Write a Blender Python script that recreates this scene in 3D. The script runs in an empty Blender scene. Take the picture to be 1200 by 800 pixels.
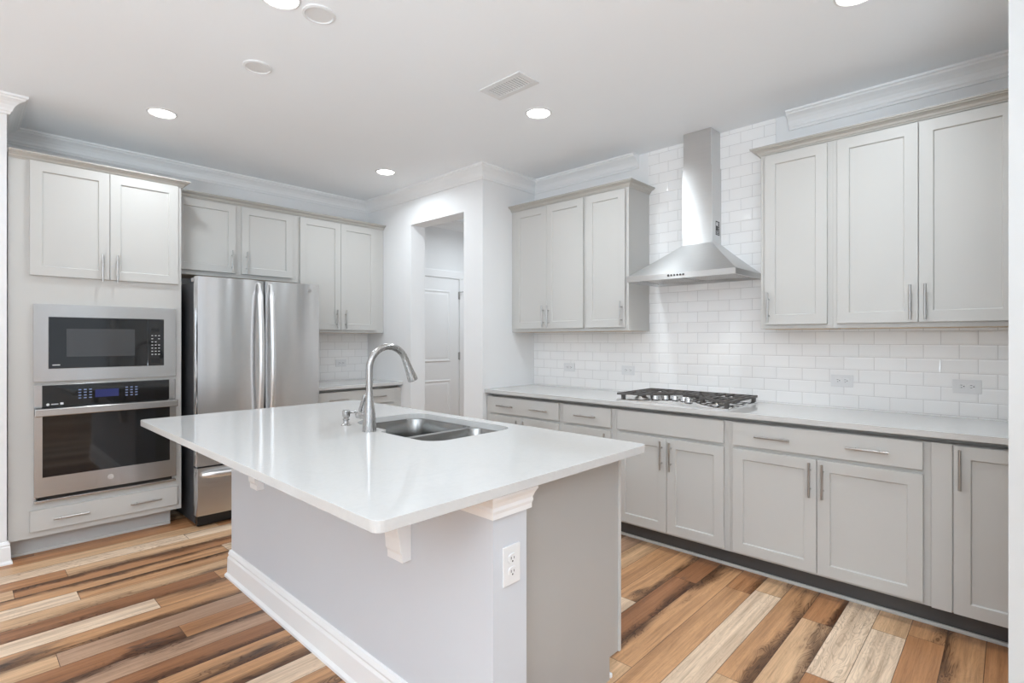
import bpy, bmesh, math, random
from mathutils import Vector, Matrix, geometry
from math import pi, sin, cos, radians
C = bpy.context.scene.collection
S = bpy.context.scene
random.seed(7)

# ---------------------------------------------------------------- camera, world, light, exposure
cam = bpy.data.cameras.new('camera'); co = bpy.data.objects.new('camera', cam); C.objects.link(co)
cam.sensor_width = 36; cam.lens = 18.592; cam.shift_x = 0.0031; cam.shift_y = -0.0023
cam.clip_start = 0.02
co.location = (-3.673, -4.935, 1.326); co.rotation_euler = (pi/2, 0, radians(-46.3976))
S.camera = co
S.view_settings.view_transform = 'Standard'; S.view_settings.look = 'None'
S.view_settings.gamma = 1; S.view_settings.use_curve_mapping = False
S.view_settings.exposure = -0.42
S.cycles.use_denoising = True
S.cycles.max_bounces = 12; S.cycles.diffuse_bounces = 6; S.cycles.glossy_bounces = 5
S.cycles.sample_clamp_indirect = 6
w = bpy.data.worlds.new('world'); S.world = w; w.use_nodes = True
w.node_tree.nodes['Background'].inputs[0].default_value = (0.85, 0.92, 1, 1)
w.node_tree.nodes['Background'].inputs[1].default_value = 1.0
LAMP_W = 10.0          # each recessed downlight
WINDOW_W = 3.0       # daylight through each of the room's windows
FILL_W = 470.0  # added upward fill lamp, out of view
def area_light(name, loc, rot, sx, sy, watts):
    d = bpy.data.lights.new(name, 'AREA'); d.shape = 'RECTANGLE'; d.size = sx; d.size_y = sy; d.energy = watts
    d.color = (0.75, 0.885, 1.0)
    o = bpy.data.objects.new(name, d); C.objects.link(o); o.location = loc; o.rotation_euler = rot
for i, x in enumerate((-6.3, -4.2, -2.2)):
    area_light('window_daylight', (x, -9.04, 1.45), (pi/2, 0, 0), 1.1, 1.7, WINDOW_W)
for i, y in enumerate((-3.2, -5.4, -7.6)):
    area_light('window_daylight', (-8.04, y, 1.45), (pi/2, 0, -pi/2), 1.1, 1.7, WINDOW_W*0.3)

area_light('added_ceiling_fill', (-5.9, -5.9, 0.9), (pi, 0, 0), 1.4, 1.4, FILL_W)   # added unseen fill lamp aimed at the ceiling, standing in for a strobe
# ---------------------------------------------------------------- materials
def srgb(r, g, b):
    f = lambda c: (c/255/12.92) if c/255 <= 0.04045 else ((c/255+0.055)/1.055)**2.4
    return (f(r), f(g), f(b), 1)
class NT:
    def __init__(s, name):
        s.m = bpy.data.materials.new(name); s.m.use_nodes = True; s.t = s.m.node_tree
        s.b = s.t.nodes['Principled BSDF']
    def n(s, typ, **kw):
        nd = s.t.nodes.new(typ)
        for k, v in kw.items(): setattr(nd, k, v)
        return nd
    def put(s, sock, v):
        if isinstance(v, bpy.types.NodeSocket): s.t.links.new(v, sock)
        else: sock.default_value = v
    def math(s, op, a, b=0.0, c=0.0, clamp=False):
        nd = s.n('ShaderNodeMath', operation=op, use_clamp=clamp)
        s.put(nd.inputs[0], a); s.put(nd.inputs[1], b); s.put(nd.inputs[2], c); return nd.outputs[0]
    def comb(s, x, y, z=0.0):
        nd = s.n('ShaderNodeCombineXYZ'); s.put(nd.inputs[0], x); s.put(nd.inputs[1], y); s.put(nd.inputs[2], z); return nd.outputs[0]
    def noise(s, vec, scale, detail=2.0, rough=0.5, dist=0.0):
        nd = s.n('ShaderNodeTexNoise'); s.put(nd.inputs['Vector'], vec); nd.inputs['Scale'].default_value = scale
        nd.inputs['Detail'].default_value = detail; nd.inputs['Roughness'].default_value = rough; nd.inputs['Distortion'].default_value = dist
        return nd.outputs['Fac']
    def ramp(s, fac, stops, interp='LINEAR'):
        nd = s.n('ShaderNodeValToRGB'); cr = nd.color_ramp; cr.interpolation = interp
        while len(cr.elements) < len(stops): cr.elements.new(0.5)
        for e, (p, c) in zip(cr.elements, stops): e.position = p; e.color = c
        s.put(nd.inputs[0], fac); return nd.outputs[0]
    def mix(s, fac, a, b, blend='MIX'):
        nd = s.n('ShaderNodeMix', data_type='RGBA', blend_type=blend)
        s.put(nd.inputs[0], fac); s.put(nd.inputs[6], a); s.put(nd.inputs[7], b); return nd.outputs[2]
    def smooth(s, v, a, b):
        nd = s.n('ShaderNodeMapRange', interpolation_type='SMOOTHSTEP')
        s.put(nd.inputs[0], v); nd.inputs[1].default_value = a; nd.inputs[2].default_value = b; return nd.outputs[0]
    def pos(s):
        g = s.n('ShaderNodeNewGeometry'); x = s.n('ShaderNodeSeparateXYZ'); s.t.links.new(g.outputs['Position'], x.inputs[0]); return x.outputs, g.outputs['Position']
    def bump(s, h, strength=0.3, dist=0.001):
        nd = s.n('ShaderNodeBump'); nd.inputs['Strength'].default_value = strength; nd.inputs['Distance'].default_value = dist
        s.put(nd.inputs['Height'], h); s.t.links.new(nd.outputs[0], s.b.inputs['Normal'])
def plain(name, col, rough=0.5, metal=0.0, spec=0.5, vary=0.015):
    k = NT(name); _, P = k.pos()
    c = k.mix(k.noise(P, 3.0), [x*(1-vary) for x in col[:3]]+[1], [min(1, x*(1+vary)) for x in col[:3]]+[1])
    k.put(k.b.inputs['Base Color'], c); k.b.inputs['Roughness'].default_value = rough
    k.b.inputs['Metallic'].default_value = metal; k.b.inputs['Specular IOR Level'].default_value = spec
    return k.m
def steel(name, col, rough, tangent, aniso=0.75, streak=(400, 400, 6), metal=1.0):
    k = NT(name); xyz, P = k.pos()
    mp = k.n('ShaderNodeMapping'); k.t.links.new(P, mp.inputs[0]); mp.inputs['Scale'].default_value = streak
    g = k.noise(mp.outputs[0], 1.0, 3.0, 0.6)
    k.put(k.b.inputs['Base Color'], k.mix(g, [c*0.93 for c in col[:3]]+[1], [min(1, c*1.05) for c in col[:3]]+[1]))
    k.put(k.b.inputs['Roughness'], k.math('MULTIPLY_ADD', g, 0.08, rough-0.04))
    k.b.inputs['Metallic'].default_value = metal
    if tangent:
        k.b.inputs['Anisotropic'].default_value = aniso; k.b.inputs['Anisotropic Rotation'].default_value = 0.25
        gm = k.n('ShaderNodeNewGeometry'); cr = k.n('ShaderNodeVectorMath', operation='CROSS_PRODUCT')
        k.t.links.new(gm.outputs['Normal'], cr.inputs[0]); cr.inputs[1].default_value = (0.011, 0.017, 1.0)
        nz = k.n('ShaderNodeVectorMath', operation='NORMALIZE'); k.t.links.new(cr.outputs[0], nz.inputs[0])
        k.t.links.new(nz.outputs[0], k.b.inputs['Tangent'])
    return k.m
def emit(name, col, strength):
    k = NT(name); k.b.inputs['Base Color'].default_value = (0.8, 0.8, 0.8, 1) if strength > 2 else (0.01, 0.012, 0.03, 1)
    k.b.inputs['Emission Color'].default_value = col; k.b.inputs['Emission Strength'].default_value = strength
    return k.m
M = {}
M['wall'] = plain('wall_paint', srgb(236, 236, 236), 0.6)
M['wall_dimmed'] = plain('dimmed_wall_paint', srgb(202, 203, 202), 0.6)  # wall paint darkened, weaker light on the near wall put into the colour
M['ceiling'] = plain('ceiling_paint', srgb(247, 250, 253), 0.7)
M['trim'] = plain('white_trim', srgb(243, 243, 243), 0.35)
M['cab'] = plain('grey_cabinet_paint', srgb(196, 194, 190), 0.4)
M['mold'] = plain('grey_cabinet_moulding_paint', srgb(186, 182, 175), 0.4)
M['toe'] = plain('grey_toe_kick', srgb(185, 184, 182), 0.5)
M['toe_shaded'] = plain('shaded_toe_kick', srgb(80, 78, 77), 0.5)  # toe kick grey with the shade under the cabinets painted in
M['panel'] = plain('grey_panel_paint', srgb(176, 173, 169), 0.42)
M['knee'] = plain('white_island_paint', srgb(208, 211, 216), 0.45)
M['handle'] = steel('brushed_nickel', (0.48, 0.465, 0.45, 1), 0.28, None)
M['faucet'] = steel('brushed_nickel_faucet', (0.46, 0.45, 0.44, 1), 0.27, None)
M['steel'] = steel('stainless_front', (0.52, 0.515, 0.51, 1), 0.22, (1, 0, 0), 0.85, (3, 3, 600))
M['fridge'] = steel('stainless_refrigerator', (0.74, 0.74, 0.745, 1), 0.20, (1, 0, 0), 0.92, (3, 3, 600))
M['hood'] = steel('stainless_hood', (0.64, 0.64, 0.635, 1), 0.36, (0, 1, 0), 0.92, (3, 3, 300))
M['sink'] = steel('stainless_sink', (0.31, 0.305, 0.295, 1), 0.25, None, 0, (200, 4, 200))
M['polish'] = steel('polished_steel', (0.78, 0.78, 0.78, 1), 0.12, None)
M['bright'] = steel('satin_handle_steel', (0.82, 0.82, 0.82, 1), 0.32, None)
M['hinge'] = plain('grey_hinge_cover', srgb(165, 165, 166), 0.4)
M['case'] = plain('charcoal_enamel', srgb(72, 73, 76), 0.35)
M['black'] = plain('black_plastic', srgb(20, 20, 21), 0.35)
M['glass'] = plain('black_glass', srgb(16, 16, 17), 0.05, 0, 0.6)
M['window_mesh'] = plain('dark_grey_window', srgb(62, 62, 63), 0.08, 0, 0.6)
M['iron'] = plain('cast_iron', srgb(84, 79, 76), 0.5)
M['white_plastic'] = plain('white_plastic', srgb(228, 228, 228), 0.3)
M['speaker'] = plain('white_speaker_cloth', srgb(226, 226, 226), 0.8)
M['slot'] = plain('dark_slot', srgb(70, 68, 66), 0.6)
M['vent_slot'] = plain('vent_shadow', srgb(35, 35, 35), 0.7)
M['mark'] = plain('white_print', srgb(215, 215, 215), 0.5)
M['label'] = plain('black_label', srgb(35, 33, 32), 0.4)
M['blue'] = emit('blue_display', (0.02, 0.04, 0.35, 1), 0.35)
M['bluekey'] = emit('pale_blue_key', (0.45, 0.6, 1, 1), 0.5)
M['lens'] = emit('lamp_lens', (1, 0.98, 0.95, 1), 12)
M['wood_under'] = plain('birch_underside', srgb(205, 180, 150), 0.5)
def quartz():
    k = NT('white_quartz'); xyz, P = k.pos()
    n1 = k.noise(P, 1.3, 4, 0.6, 1.2)
    vein = k.math('SUBTRACT', 1.0, k.smooth(k.math('ABSOLUTE', k.math('SUBTRACT', n1, 0.5)), 0.0, 0.018))
    mask = k.smooth(k.noise(P, 0.9, 2), 0.45, 0.65)
    sp = k.noise(P, 60, 3, 0.6)
    base = k.mix(sp, srgb(201, 200, 198), srgb(208, 207, 205))
    c = k.mix(k.math('MULTIPLY', k.math('MULTIPLY', vein, mask), 0.16), base, srgb(188, 187, 187))
    k.put(k.b.inputs['Base Color'], c); k.b.inputs['Roughness'].default_value = 0.09
    k.b.inputs['Specular IOR Level'].default_value = 0.5
    return k.m
M['quartz'] = quartz()
def tile(name, axis, phase):
    k = NT(name); xyz, P = k.pos()
    h = k.math('SUBTRACT', xyz[1] if axis == 'Y' else xyz[0], phase)
    v = k.math('SUBTRACT', xyz[2], 1.3708-0.0752*40)
    vec = k.comb(h, v)
    def brick(ms, sm):
        nd = k.n('ShaderNodeTexBrick', offset=0.5, offset_frequency=2, squash=1.0)
        k.put(nd.inputs['Vector'], vec); nd.inputs['Scale'].default_value = 1.0
        nd.inputs['Mortar Size'].default_value = ms; nd.inputs['Mortar Smooth'].default_value = sm
        nd.inputs['Brick Width'].default_value = 0.15; nd.inputs['Row Height'].default_value = 0.0752
        nd.inputs['Color1'].default_value = srgb(247, 246, 245); nd.inputs['Color2'].default_value = srgb(244, 243, 242)
        nd.inputs['Mortar'].default_value = srgb(204, 202, 200); return nd
    a = brick(0.0012, 0.1); b = brick(0.010, 1.0)
    k.put(k.b.inputs['Base Color'], a.outputs['Color'])
    k.put(k.b.inputs['Roughness'], k.math('MULTIPLY_ADD', a.outputs['Fac'], 0.5, 0.1))
    wob = k.noise(P, 14, 2)
    k.bump(k.math('ADD', k.math('MULTIPLY', b.outputs['Fac'], -1.0), k.math('MULTIPLY', wob, 0.12)), 0.3, 0.003)
    return k.m
M['tile'] = tile('white_subway_tile', 'Y', -3.6062)
M['tile_x'] = tile('white_subway_tile_fridge_side', 'X', -0.66)
def planks():
    k = NT('reclaimed_wood_planks'); xyz, P = k.pos()
    W, L = 0.129, 1.22
    yy = k.math('DIVIDE', k.math('ADD', xyz[1], 4.079+0.129*200), W)
    row = k.math('FLOOR', yy); v = k.math('FRACT', yy)
    wn = k.n('ShaderNodeTexWhiteNoise', noise_dimensions='1D'); k.put(wn.inputs['W'], row)
    xx = k.math('DIVIDE', k.math('ADD', xyz[0], k.math('MULTIPLY_ADD', wn.outputs['Value'], 3.7, 40.0)), L)
    idx = k.math('FLOOR', xx); u = k.math('FRACT', xx)
    w2 = k.n('ShaderNodeTexWhiteNoise', noise_dimensions='2D'); k.put(w2.inputs['Vector'], k.comb(row, idx))
    sc = k.n('ShaderNodeSeparateColor'); k.t.links.new(w2.outputs['Color'], sc.inputs[0]); r1, r2, r3 = sc.outputs
    base = k.ramp(r1, [(0.0, srgb(228, 203, 176)), (0.24, srgb(212, 174, 136)), (0.46, srgb(199, 152, 110)), (0.70, srgb(184, 133, 92)), (0.88, srgb(158, 110, 76)), (0.95, srgb(184, 150, 124))], 'CONSTANT')
    sh = k.math('MULTIPLY', r3, 37.0)
    gv = k.comb(k.math('ADD', k.math('MULTIPLY', xyz[0], 2.5), sh), k.math('MULTIPLY', xyz[1], 55), sh)
    grain = k.noise(gv, 1.0, 4, 0.65, 0.6)
    base = k.mix(1.0, base, k.ramp(grain, [(0.28, (0.70, 0.67, 0.64, 1)), (0.5, (1, 1, 1, 1)), (0.75, (1.12, 1.12, 1.12, 1))]), 'MULTIPLY')
    fine = k.noise(k.comb(k.math('ADD', k.math('MULTIPLY', xyz[0], 6.0), sh), k.math('MULTIPLY', xyz[1], 190), sh), 1.0, 3, 0.6, 0.3)
    base = k.mix(1.0, base, k.ramp(fine, [(0.3, (0.84, 0.82, 0.80, 1)), (0.55, (1.03, 1.03, 1.03, 1))]), 'MULTIPLY')
    band = k.noise(k.comb(k.math('ADD', k.math('MULTIPLY', xyz[0], 0.9), sh), k.math('MULTIPLY', xyz[1], 22), sh), 1.0, 2, 0.5, 0.3)
    base = k.mix(1.0, base, k.ramp(band, [(0.3, (0.80, 0.76, 0.73, 1)), (0.6, (1.06, 1.06, 1.06, 1))]), 'MULTIPLY')
    # smoky stain along one side of the board
    lv = k.comb(k.math('ADD', k.math('MULTIPLY', xyz[0], 2.2), sh), k.math('MULTIPLY', xyz[1], 9), sh)
    ln = k.noise(lv, 1.0, 3, 0.6, 0.4)
    side = k.math('ABSOLUTE', k.math('SUBTRACT', v, k.math('ROUND', r2)))
    edge = k.smooth(k.math('ADD', side, k.math('MULTIPLY', k.math('SUBTRACT', ln, 0.5), 1.5)), 0.5, 1.02)
    amount = k.math('MULTIPLY', k.smooth(r3, 0.15, 0.65), k.smooth(r1, 0.18, 0.26))
    st = k.math('MULTIPLY', k.math('MULTIPLY', edge, amount), 0.85)
    base = k.mix(st, base, srgb(66, 38, 22))
    # grey-violet blotches on a few boards
    bl = k.math('MULTIPLY', k.smooth(ln, 0.58, 0.72), k.smooth(r2, 0.72, 0.8))
    base = k.mix(k.math('MULTIPLY', bl, 0.6), base, srgb(84, 70, 66))
    # growth-ring figure
    fv = k.comb(k.math('ADD', k.math('MULTIPLY', xyz[0], 3.5), sh), k.math('MULTIPLY', xyz[1], 16), sh)
    ring = k.math('SINE', k.math('MULTIPLY', k.noise(fv, 1.0, 1.5, 0.5, 1.0), 90.0))
    rm = k.math('MULTIPLY', k.smooth(ring, 0.35, 0.95), k.math('ADD', k.math('MULTIPLY_ADD', k.smooth(r1, 0.2, 0.0), 0.35, 0.12), k.math('MULTIPLY', k.smooth(st, 0.05, 0.5), 0.9)), 0.0, True)
    base = k.mix(rm, base, k.mix(1.0, base, (0.5, 0.42, 0.36, 1), 'MULTIPLY'))
    seam = k.math('MAXIMUM', k.math('LESS_THAN', k.math('MINIMUM', v, k.math('SUBTRACT', 1.0, v)), 0.011), k.math('LESS_THAN', u, 0.0022))
    base = k.mix(k.math('MULTIPLY', seam, 0.75), base, srgb(60, 38, 26))
    k.put(k.b.inputs['Base Color'], base)
    k.put(k.b.inputs['Roughness'], k.math('MULTIPLY_ADD', grain, 0.15, 0.33))
    k.b.inputs['Specular IOR Level'].default_value = 0.4
    k.bump(k.math('SUBTRACT', k.math('MULTIPLY', grain, 0.3), seam), 0.25, 0.001)
    return k.m
M['floor'] = planks()

# ---------------------------------------------------------------- mesh helpers
class MB:
    def __init__(s): s.bm = bmesh.new()
    def quad(s, *vs): s.bm.faces.new([s.bm.verts.new(v) for v in vs])
    def box(s, x0, x1, y0, y1, z0, z1):
        x0, x1 = min(x0, x1), max(x0, x1); y0, y1 = min(y0, y1), max(y0, y1); z0, z1 = min(z0, z1), max(z0, z1)
        p = [s.bm.verts.new(v) for v in ((x0,y0,z0),(x1,y0,z0),(x1,y1,z0),(x0,y1,z0),(x0,y0,z1),(x1,y0,z1),(x1,y1,z1),(x0,y1,z1))]
        for f in ((3,2,1,0),(4,5,6,7),(0,1,5,4),(1,2,6,5),(2,3,7,6),(3,0,4,7)): s.bm.faces.new([p[i] for i in f])
        return s
    def loft(s, rings, cap=True, closed=True):
        R = [[s.bm.verts.new(v) for v in r] for r in rings]; n = len(R[0])
        for a, b in zip(R, R[1:]):
            for i in range(n if closed else n-1):
                j = (i+1) % n; s.bm.faces.new((a[i], a[j], b[j], b[i]))
        if cap: s.bm.faces.new(R[0][::-1]); s.bm.faces.new(R[-1])
        return s
    def prism(s, pts, fn, a, b):
        return s.loft([[fn(p, a) for p in pts], [fn(p, b) for p in pts]])
    def lathe(s, prof, c, seg=28, cap=True):
        return s.loft([[(c[0]+r*cos(2*pi*i/seg), c[1]+r*sin(2*pi*i/seg), c[2]+z) for i in range(seg)] for r, z in prof], cap)
    def tube(s, pts, radii, seg=14, flat=None, up=None):
        pts = [Vector(p) for p in pts]; n = len(pts)
        if not isinstance(radii, (list, tuple)): radii = [radii]*n
        rings = []; prev = None
        for i, p in enumerate(pts):
            t = (pts[min(i+1, n-1)] - pts[max(i-1, 0)]).normalized()
            if up is not None: a = (Vector(up) - t*Vector(up).dot(t)).normalized()
            elif prev is None:
                a = t.orthogonal().normalized()
            else: a = (prev - t*prev.dot(t)).normalized()
            prev = a; b = t.cross(a); fl = flat or (1, 1)
            rings.append([tuple(p + a*(radii[i]*fl[0]*cos(2*pi*j/seg)) + b*(radii[i]*fl[1]*sin(2*pi*j/seg))) for j in range(seg)])
        return s.loft(rings)
    def cyl(s, p0, p1, r, seg=20): return s.tube([p0, p1], r, seg)
    def build(s, name, mat, parent=None, bevel=0.0, smooth=False, seg=2):
        bmesh.ops.recalc_face_normals(s.bm, faces=s.bm.faces)
        if smooth:
            for f in s.bm.faces: f.smooth = True
            for e in s.bm.edges:
                e.smooth = len(e.link_faces) == 2 and e.calc_face_angle(0) < radians(38)
        me = bpy.data.meshes.new(name); s.bm.to_mesh(me); s.bm.free()
        o = bpy.data.objects.new(name, me); C.objects.link(o); me.materials.append(M[mat] if isinstance(mat, str) else mat)
        if parent: o.parent = parent
        if bevel:
            b = o.modifiers.new('bevel', 'BEVEL'); b.width = bevel; b.segments = seg; b.limit_method = 'ANGLE'; b.angle_limit = radians(40)
        return o
def struct(name, mb, mat, parent=None, **kw):
    o = mb.build(name, mat, parent, **kw)
    if not parent: o['kind'] = 'structure'
    return o
def thing(name, label, cat, loc=(0, 0, 0), rotz=0.0, group=None):
    o = bpy.data.objects.new(name, None); C.objects.link(o); o.empty_display_size = 0.1
    o.location = loc; o.rotation_euler = (0, 0, rotz); tag(o, label, cat, group); return o
def tag(o, label, cat, group=None):
    o['label'] = label; o['category'] = cat
    if group: o['group'] = group
    return o
def sweep(mb, prof, path, closed=False):
    """prof: (out, z) outline; path: (x, y) points; outwards = to the right of travel."""
    P = [Vector(p) for p in path]; n = len(P); rings = []
    for i in range(n):
        d0 = (P[i]-P[i-1]).normalized() if i else (P[1]-P[0]).normalized()
        d1 = (P[i+1]-P[i]).normalized() if i < n-1 else d0
        n0 = Vector((d0.y, -d0.x)); n1 = Vector((d1.y, -d1.x)); m = (n0+n1)
        m = m / max(1e-6, m.dot(n0))
        rings.append([(P[i].x+m.x*o, P[i].y+m.y*o, z) for o, z in prof])
    mb.loft(rings); return mb
def rrect(x0, x1, y0, y1, r, seg=6):
    """rounded rectangle, r = one radius or four (x0y0, x1y0, x1y1, x0y1)"""
    if not isinstance(r, (list, tuple)): r = [r]*4
    out = []
    for (cx, cy, a0), q in zip(((x0, y0, pi), (x1, y0, 1.5*pi), (x1, y1, 0), (x0, y1, 0.5*pi)), r):
        sx = 1 if cx == x0 else -1; sy = 1 if cy == y0 else -1
        for i in range(seg+1):
            a = a0 + 0.5*pi*i/seg
            out.append((cx+sx*q+q*cos(a), cy+sy*q+q*sin(a)))
    return out
def slab_with_hole(mb, outer, holes, z0, z1):
    loops = [[Vector((x, y, 0)) for x, y in outer]] + [[Vector((x, y, 0)) for x, y in h] for h in holes]
    tris = geometry.tessellate_polygon(loops); flat = [v for l in loops for v in l]
    top = [mb.bm.verts.new((v.x, v.y, z1)) for v in flat]; bot = [mb.bm.verts.new((v.x, v.y, z0)) for v in flat]
    for t in tris:
        try: mb.bm.faces.new([top[i] for i in t]); mb.bm.faces.new([bot[i] for i in reversed(t)])
        except ValueError: pass
    k = 0
    for l in loops:
        n = len(l)
        for i in range(n):
            a, b = k+i, k+(i+1) % n; mb.bm.faces.new((top[a], top[b], bot[b], bot[a]))
        k += n
    return mb

ZC = 2.754; XP = -0.657; YQ = -1.763
# ---------------------------------------------------------------- room
struct('floor', MB().box(-8.1, 2.2, -9.1, 0.15, -0.1, 0), 'floor')
struct('ceiling', MB().box(-8.1, 2.2, -9.1, 0.15, ZC, ZC+0.1), 'ceiling')
struct('wall_back', MB().box(-8.1, 2.2, 0, 0.15, 0, ZC), 'wall')
struct('wall_right', MB().box(0, 0.12, -5.47, YQ, 0, ZC), 'wall')
struct('wall_corner', MB().box(XP, 2.2, YQ, -1.65, 0, ZC), 'wall')
pw = MB().box(XP, -0.49, -1.65, -1.53, 0, ZC).box(XP, -0.49, -0.769, 0, 0, ZC).box(XP, -0.49, -1.53, -0.769, 2.417, ZC)
struct('wall_pantry', pw, 'wall')
struct('wall_hall', MB().box(2.1, 2.2, -1.65, 0, 0, ZC), 'wall')
struct('wall_left', MB().box(-8.1, -3.456, -0.64, 0, 0, ZC), 'wall')
struct('wall_near_right', MB().box(-1.45, -1.33, -9.0, -4.926, 0, ZC).box(-1.33, 0.0, -5.47, -5.35, 0, ZC), 'wall_dimmed')
def wall_with_windows(name, axis, at, a0, a1, centers):
    mb = MB(); cut = [a0]
    for c in centers: cut += [c-0.6, c+0.6]
    cut.append(a1)
    for i in range(0, len(cut), 2):
        if axis == 'x': mb.box(cut[i], cut[i+1], at-0.1, at, 0, ZC)
        else: mb.box(at-0.1, at, cut[i], cut[i+1], 0, ZC)
    for c in centers:
        for z0, z1 in ((0, 0.55), (2.35, ZC)):
            if axis == 'x': mb.box(c-0.6, c+0.6, at-0.1, at, z0, z1)
            else: mb.box(at-0.1, at, c-0.6, c+0.6, z0, z1)
    struct(name, mb, 'wall')
wall_with_windows('wall_front', 'x', -9.0, -8.1, -1.45, (-6.3, -4.2, -2.2))
wall_with_windows('wall_far_left', 'y', -8.0, -9.0, -0.64, (-7.6, -5.4, -3.2))

CROWN = [(0, 2.651), (0.012, 2.651), (0.016, 2.662), (0.022, 2.668), (0.026, 2.682), (0.036, 2.700), (0.052, 2.716), (0.068, 2.726), (0.076, 2.730), (0.080, 2.738), (0.090, 2.742), (0.090, 2.7538), (0, 2.7538)]
struct('trim_1', sweep(MB(), CROWN, [(-7.9, -0.64), (-3.456, -0.64), (-3.456, 0), (XP, 0), (XP, YQ), (0, YQ), (0, -2.835)]), 'trim')
struct('trim_2', sweep(MB(), CROWN, [(0, -3.906), (0, -5.35)]), 'trim')
struct('trim_3', sweep(MB(), CROWN, [(-0.49, 0), (2.1, 0)]), 'trim')
BASE = [(0, 0), (0.024, 0), (0.024, 0.010), (0.017, 0.022), (0.015, 0.10), (0.011, 0.108), (0.013, 0.116), (0.007, 0.13), (0, 0.133)]
struct('baseboard_left', sweep(MB(), BASE, [(-7.9, -0.64), (-3.456, -0.64), (-3.456, -0.612)]), 'trim')
struct('baseboard_pantry', sweep(MB(), BASE, [(XP, -1.53), (XP, YQ), (-0.655, YQ)]), 'trim')
struct('baseboard_near_right', sweep(MB(), BASE, [(-1.33, -4.926), (-1.45, -4.926), (-1.45, -8.9)]), 'trim')
# backsplash tiles
struct('wall_right_tile', MB().box(-0.008, 0, -5.35, YQ, 0.90, 1.392).box(-0.008, 0, -3.826, -2.9175, 1.392, ZC-0.0005), 'tile')
struct('wall_back_tile', MB().box(-1.60, XP, -0.008, 0, 0.90, 1.392), 'tile_x')
# hall door and casing
struct('trim_4', MB().box(0.615, 0.705, -0.018, 0, 0, 2.06).box(-0.33, -0.24, -0.018, 0, 0, 2.06).box(-0.33, 0.705, -0.018, 0, 2.06, 2.15), 'trim', bevel=0.004)
def panel_door():
    mb = MB(); x0, x1, z0, z1 = -0.235, 0.605, 0.012, 2.05; t = -0.012
    mb.box(x0, x1, t, -0.002, z0, z1)
    for a, b in ((0.22, 0.84), (1.06, 1.905)):
        f = [(x0+0.14, a), (x1-0.14, a), (x1-0.14, b), (x0+0.14, b)]
        def inset(d, y): return [(f[0][0]+d, y, f[0][1]+d), (f[1][0]-d, y, f[1][1]+d), (f[2][0]-d, y, f[2][1]-d), (f[3][0]+d, y, f[3][1]-d)]
        mb.loft([inset(-0.004, t-0.0005), inset(0.006, t-0.009), inset(0.012, t-0.009), inset(0.028, t-0.002), inset(0.05, t-0.007)], cap=False)
        mb.quad(*inset(0.05, t-0.007))
    return mb
d1 = struct('door_1', panel_door(), 'trim')
for z in (0.25, 1.12, 1.86):
    MB().box(0.594, 0.616, -0.024, -0.0125, z-0.045, z+0.045).cyl((0.608, -0.027, z-0.048), (0.608, -0.027, z+0.048), 0.006).build('door_hinge', 'handle', d1)
MB().cyl((0.608, -0.027, 1.90), (0.64, -0.06, 1.905), 0.006).build('hinge_stop', 'handle', d1)

# ---------------------------------------------------------------- cabinets
def shaker(x0, x1, z0, z1, t=0.02, fw=0.057, rec=0.009):
    mb = MB(); bm = mb.bm
    R = lambda d, y: [bm.verts.new(v) for v in ((x0+d, y, z0+d), (x1-d, y, z0+d), (x1-d, y, z1-d), (x0+d, y, z1-d))]
    rings = [R(0, 0), R(0, -t), R(fw, -t), R(fw+0.003, -t+rec)]
    for a, b in zip(rings, rings[1:]):
        for i in range(4): bm.faces.new((a[i], a[(i+1) % 4], b[(i+1) % 4], b[i]))
    bm.faces.new(rings[-1]); bm.faces.new(rings[0][::-1])
    return mb
def bar_pull(parent, x, z, vertical, length=0.176, y=-0.02):
    mb = MB(); r = 0.006; yo = y-0.030; h = length/2
    if vertical:
        mb.cyl((x, yo, z-h), (x, yo, z+h), r, 14)
        for s in (-1, 1): mb.cyl((x, y, z+s*0.048), (x, yo, z+s*0.048), 0.0045, 10)
    else:
        mb.cyl((x-h, yo, z), (x+h, yo, z), r, 14)
        for s in (-1, 1): mb.cyl((x+s*0.048, y, z), (x+s*0.048, yo, z), 0.0045, 10)
    return mb.build('handle', 'handle', parent, smooth=True)
def door(root, x0, x1, z0, z1, hx=None, hz=None):
    d = shaker(x0, x1, z0, z1).build('door', 'cab', root, bevel=0.0015)
    if hx is not None: bar_pull(d, hx, hz, True)
    return d
def drawer(root, x0, x1, z0, z1, pulls=(), name='drawer'):
    d = MB().box(x0, x1, -0.02, 0, z0, z1).build(name, 'cab', root, bevel=0.002)
    for p in pulls: bar_pull(d, p, (z0+z1)/2, False)
    return d
MOLD = [(0, 2.428), (0.006, 2.428), (0.008, 2.434), (0.014, 2.438), (0.018, 2.447), (0.030, 2.455), (0.040, 2.458), (0.042, 2.463), (0.050, 2.465), (0.050, 2.472), (0, 2.472)]
def molding(root, path, dz=0.0, k=1.0):
    return sweep(MB(), [(o*k, z+dz) for o, z in MOLD], path).build('crown_moulding', 'mold', root)
HW = -pi/2   # cabinets on the hood wall: local x runs along -Y, local y into the wall
G_UP = 'grey wall cabinets'; G_BASE = 'grey base cabinets along the hood wall'
HZB = 1.513; HZL = 0.605
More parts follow.
